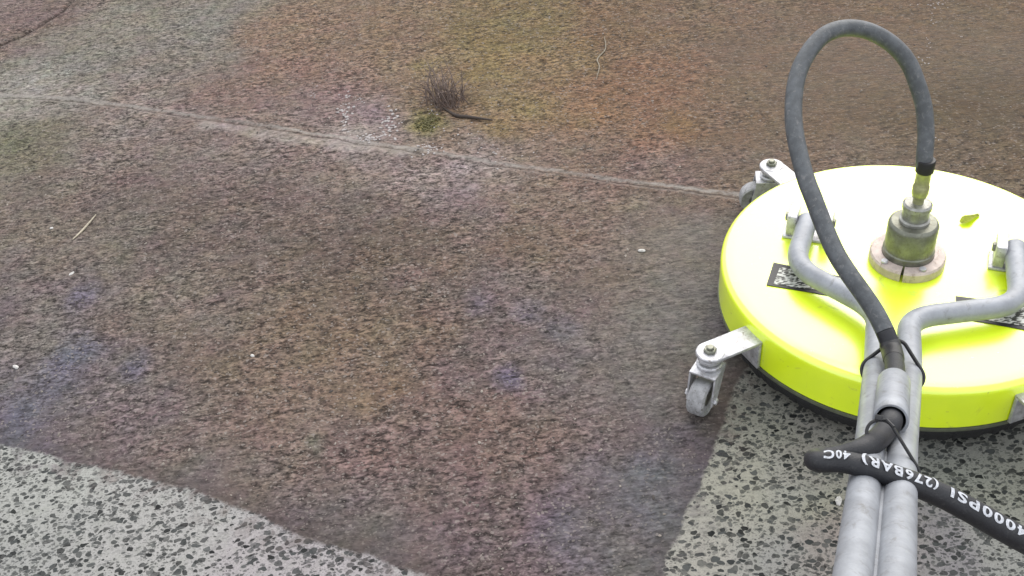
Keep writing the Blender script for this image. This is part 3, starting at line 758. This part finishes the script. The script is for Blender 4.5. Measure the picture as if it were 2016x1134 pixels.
# lime flakes broken off along the joint
def scatter_stuff(name, spots, mat, lab, cat):
    bm = bmesh.new()
    for px, py, n, sx, sy, r0, r1 in spots:
        for _ in range(n):
            P = ground_pt(px+random.gauss(0, sx), py+random.gauss(0, sy)); r = random.uniform(r0, r1)
            pebble(bm, P+UP*r*.1, r, .45)
    o = link(name, bm, mat, None, smooth=False); return tag(o, lab, cat, None, 'stuff')
scatter_stuff('lime_flakes', [(680,222,38,7,18,.0016,.0046),(700,195,14,16,5,.0014,.003),(728,272,34,16,5,.0016,.005),(768,238,44,11,16,.0016,.0048),(852,290,34,16,8,.0016,.0038),(850,232,16,5,20,.0014,.003),(618,184,7,4,6,.0014,.003),(920,270,18,20,18,.0012,.003),(985,300,22,30,16,.0012,.0026)],
              M['chip'], 'white lime flakes scattered along the joint beside the moss', 'flakes')
scatter_stuff('splash_specks', [(1843,8,18,14,6,.001,.0026),(1836,40,7,5,12,.001,.0024),(1826,85,7,5,16,.001,.002),(1818,118,9,5,6,.0012,.0026),(1840,275,5,6,8,.001,.002)],
              M['chip'], 'line of white splash specks behind the hose loop', 'specks')
# scrap of leaf stuck on the disc
bm = bmesh.new()
p0, p1 = np.array(at_z(1892, 440, ZT+.004)), np.array(at_z(1928, 421, ZT+.004)); ax_ = (p1-p0)/np.linalg.norm(p1-p0); bx_ = np.cross(UP, ax_)
rows = []
for i in range(9):
    t = i/8; w_ = .0075*math.sin(math.pi*min(1, .12+.85*t))**.7*(1+.25*math.sin(7*t)); q = (p1-p0)*t
    rows.append([bm.verts.new(q+bx_*w_*k+UP*(.0022*abs(k)+.0025*math.sin(5*t))) for k in (-1, -.4, .3, 1)])
for A, B in zip(rows, rows[1:]):
    for k in range(3): bm.faces.new([A[k], A[k+1], B[k+1], B[k]])
bmesh.ops.solidify(bm, geom=bm.faces[:], thickness=.0006)
o = link('leaf_scrap', bm, M['leaf']); o.location = p0; tag(o, 'yellow-green scrap of leaf stuck on the disc right of the swivel', 'leaf')
# grit
def grit():
    bm = bmesh.new(); me = bpy.data.meshes.new('grit')
    ico = bmesh.ops.create_icosphere(bm, subdivisions=1, radius=1.0); V0 = np.array([v.co[:] for v in bm.verts]); F0 = np.array([[v.index for v in f.verts] for f in bm.faces]); bm.free()
    N = 9000; x = rng.uniform(-2.4, 1.1, N*3); y = rng.uniform(-.6, 2.2, N*3); keep = []
    for a, b in zip(x, y):
        z, cl, wt = gz(a, b)
        if cl < -.01 and rng.random() > wt*.9 and math.hypot(a, b) > .34: keep.append((a, b, z))
        if len(keep) >= N: break
    K = np.array(keep); n = len(K); r = .0007+.0024*rng.random(n)**3.5
    V = V0[None]*rng.uniform(.75, 1.2, (n, len(V0), 1))
    ang = rng.uniform(0, 6.3, n); e = rng.uniform(1, 1.8, n)
    vx, vy = V[..., 0]*e[:, None], V[..., 1]/e[:, None]**.5
    W = np.stack([vx*np.cos(ang)[:, None]-vy*np.sin(ang)[:, None], vx*np.sin(ang)[:, None]+vy*np.cos(ang)[:, None], V[..., 2]*.7], -1)*r[:, None, None] + K[:, None, :]
    F = (F0[None] + (np.arange(n)*len(V0))[:, None, None]).reshape(-1, 3)
    me.from_pydata(W.reshape(-1, 3).tolist(), [], F.tolist())
    m = NT('grit_stone'); g = m.n('ShaderNodeNewGeometry').outputs['Random Per Island']
    m.set(Base_Color=m.mix(m.ramp(g, .25, .95), (.035, .03, .027), (.24, .21, .18)), Roughness=.85); me.materials.append(m.m)
    o = bpy.data.objects.new('grit', me); COL.objects.link(o); tag(o, 'fine grit scattered over the dirty concrete', 'grit', None, 'stuff')
grit()
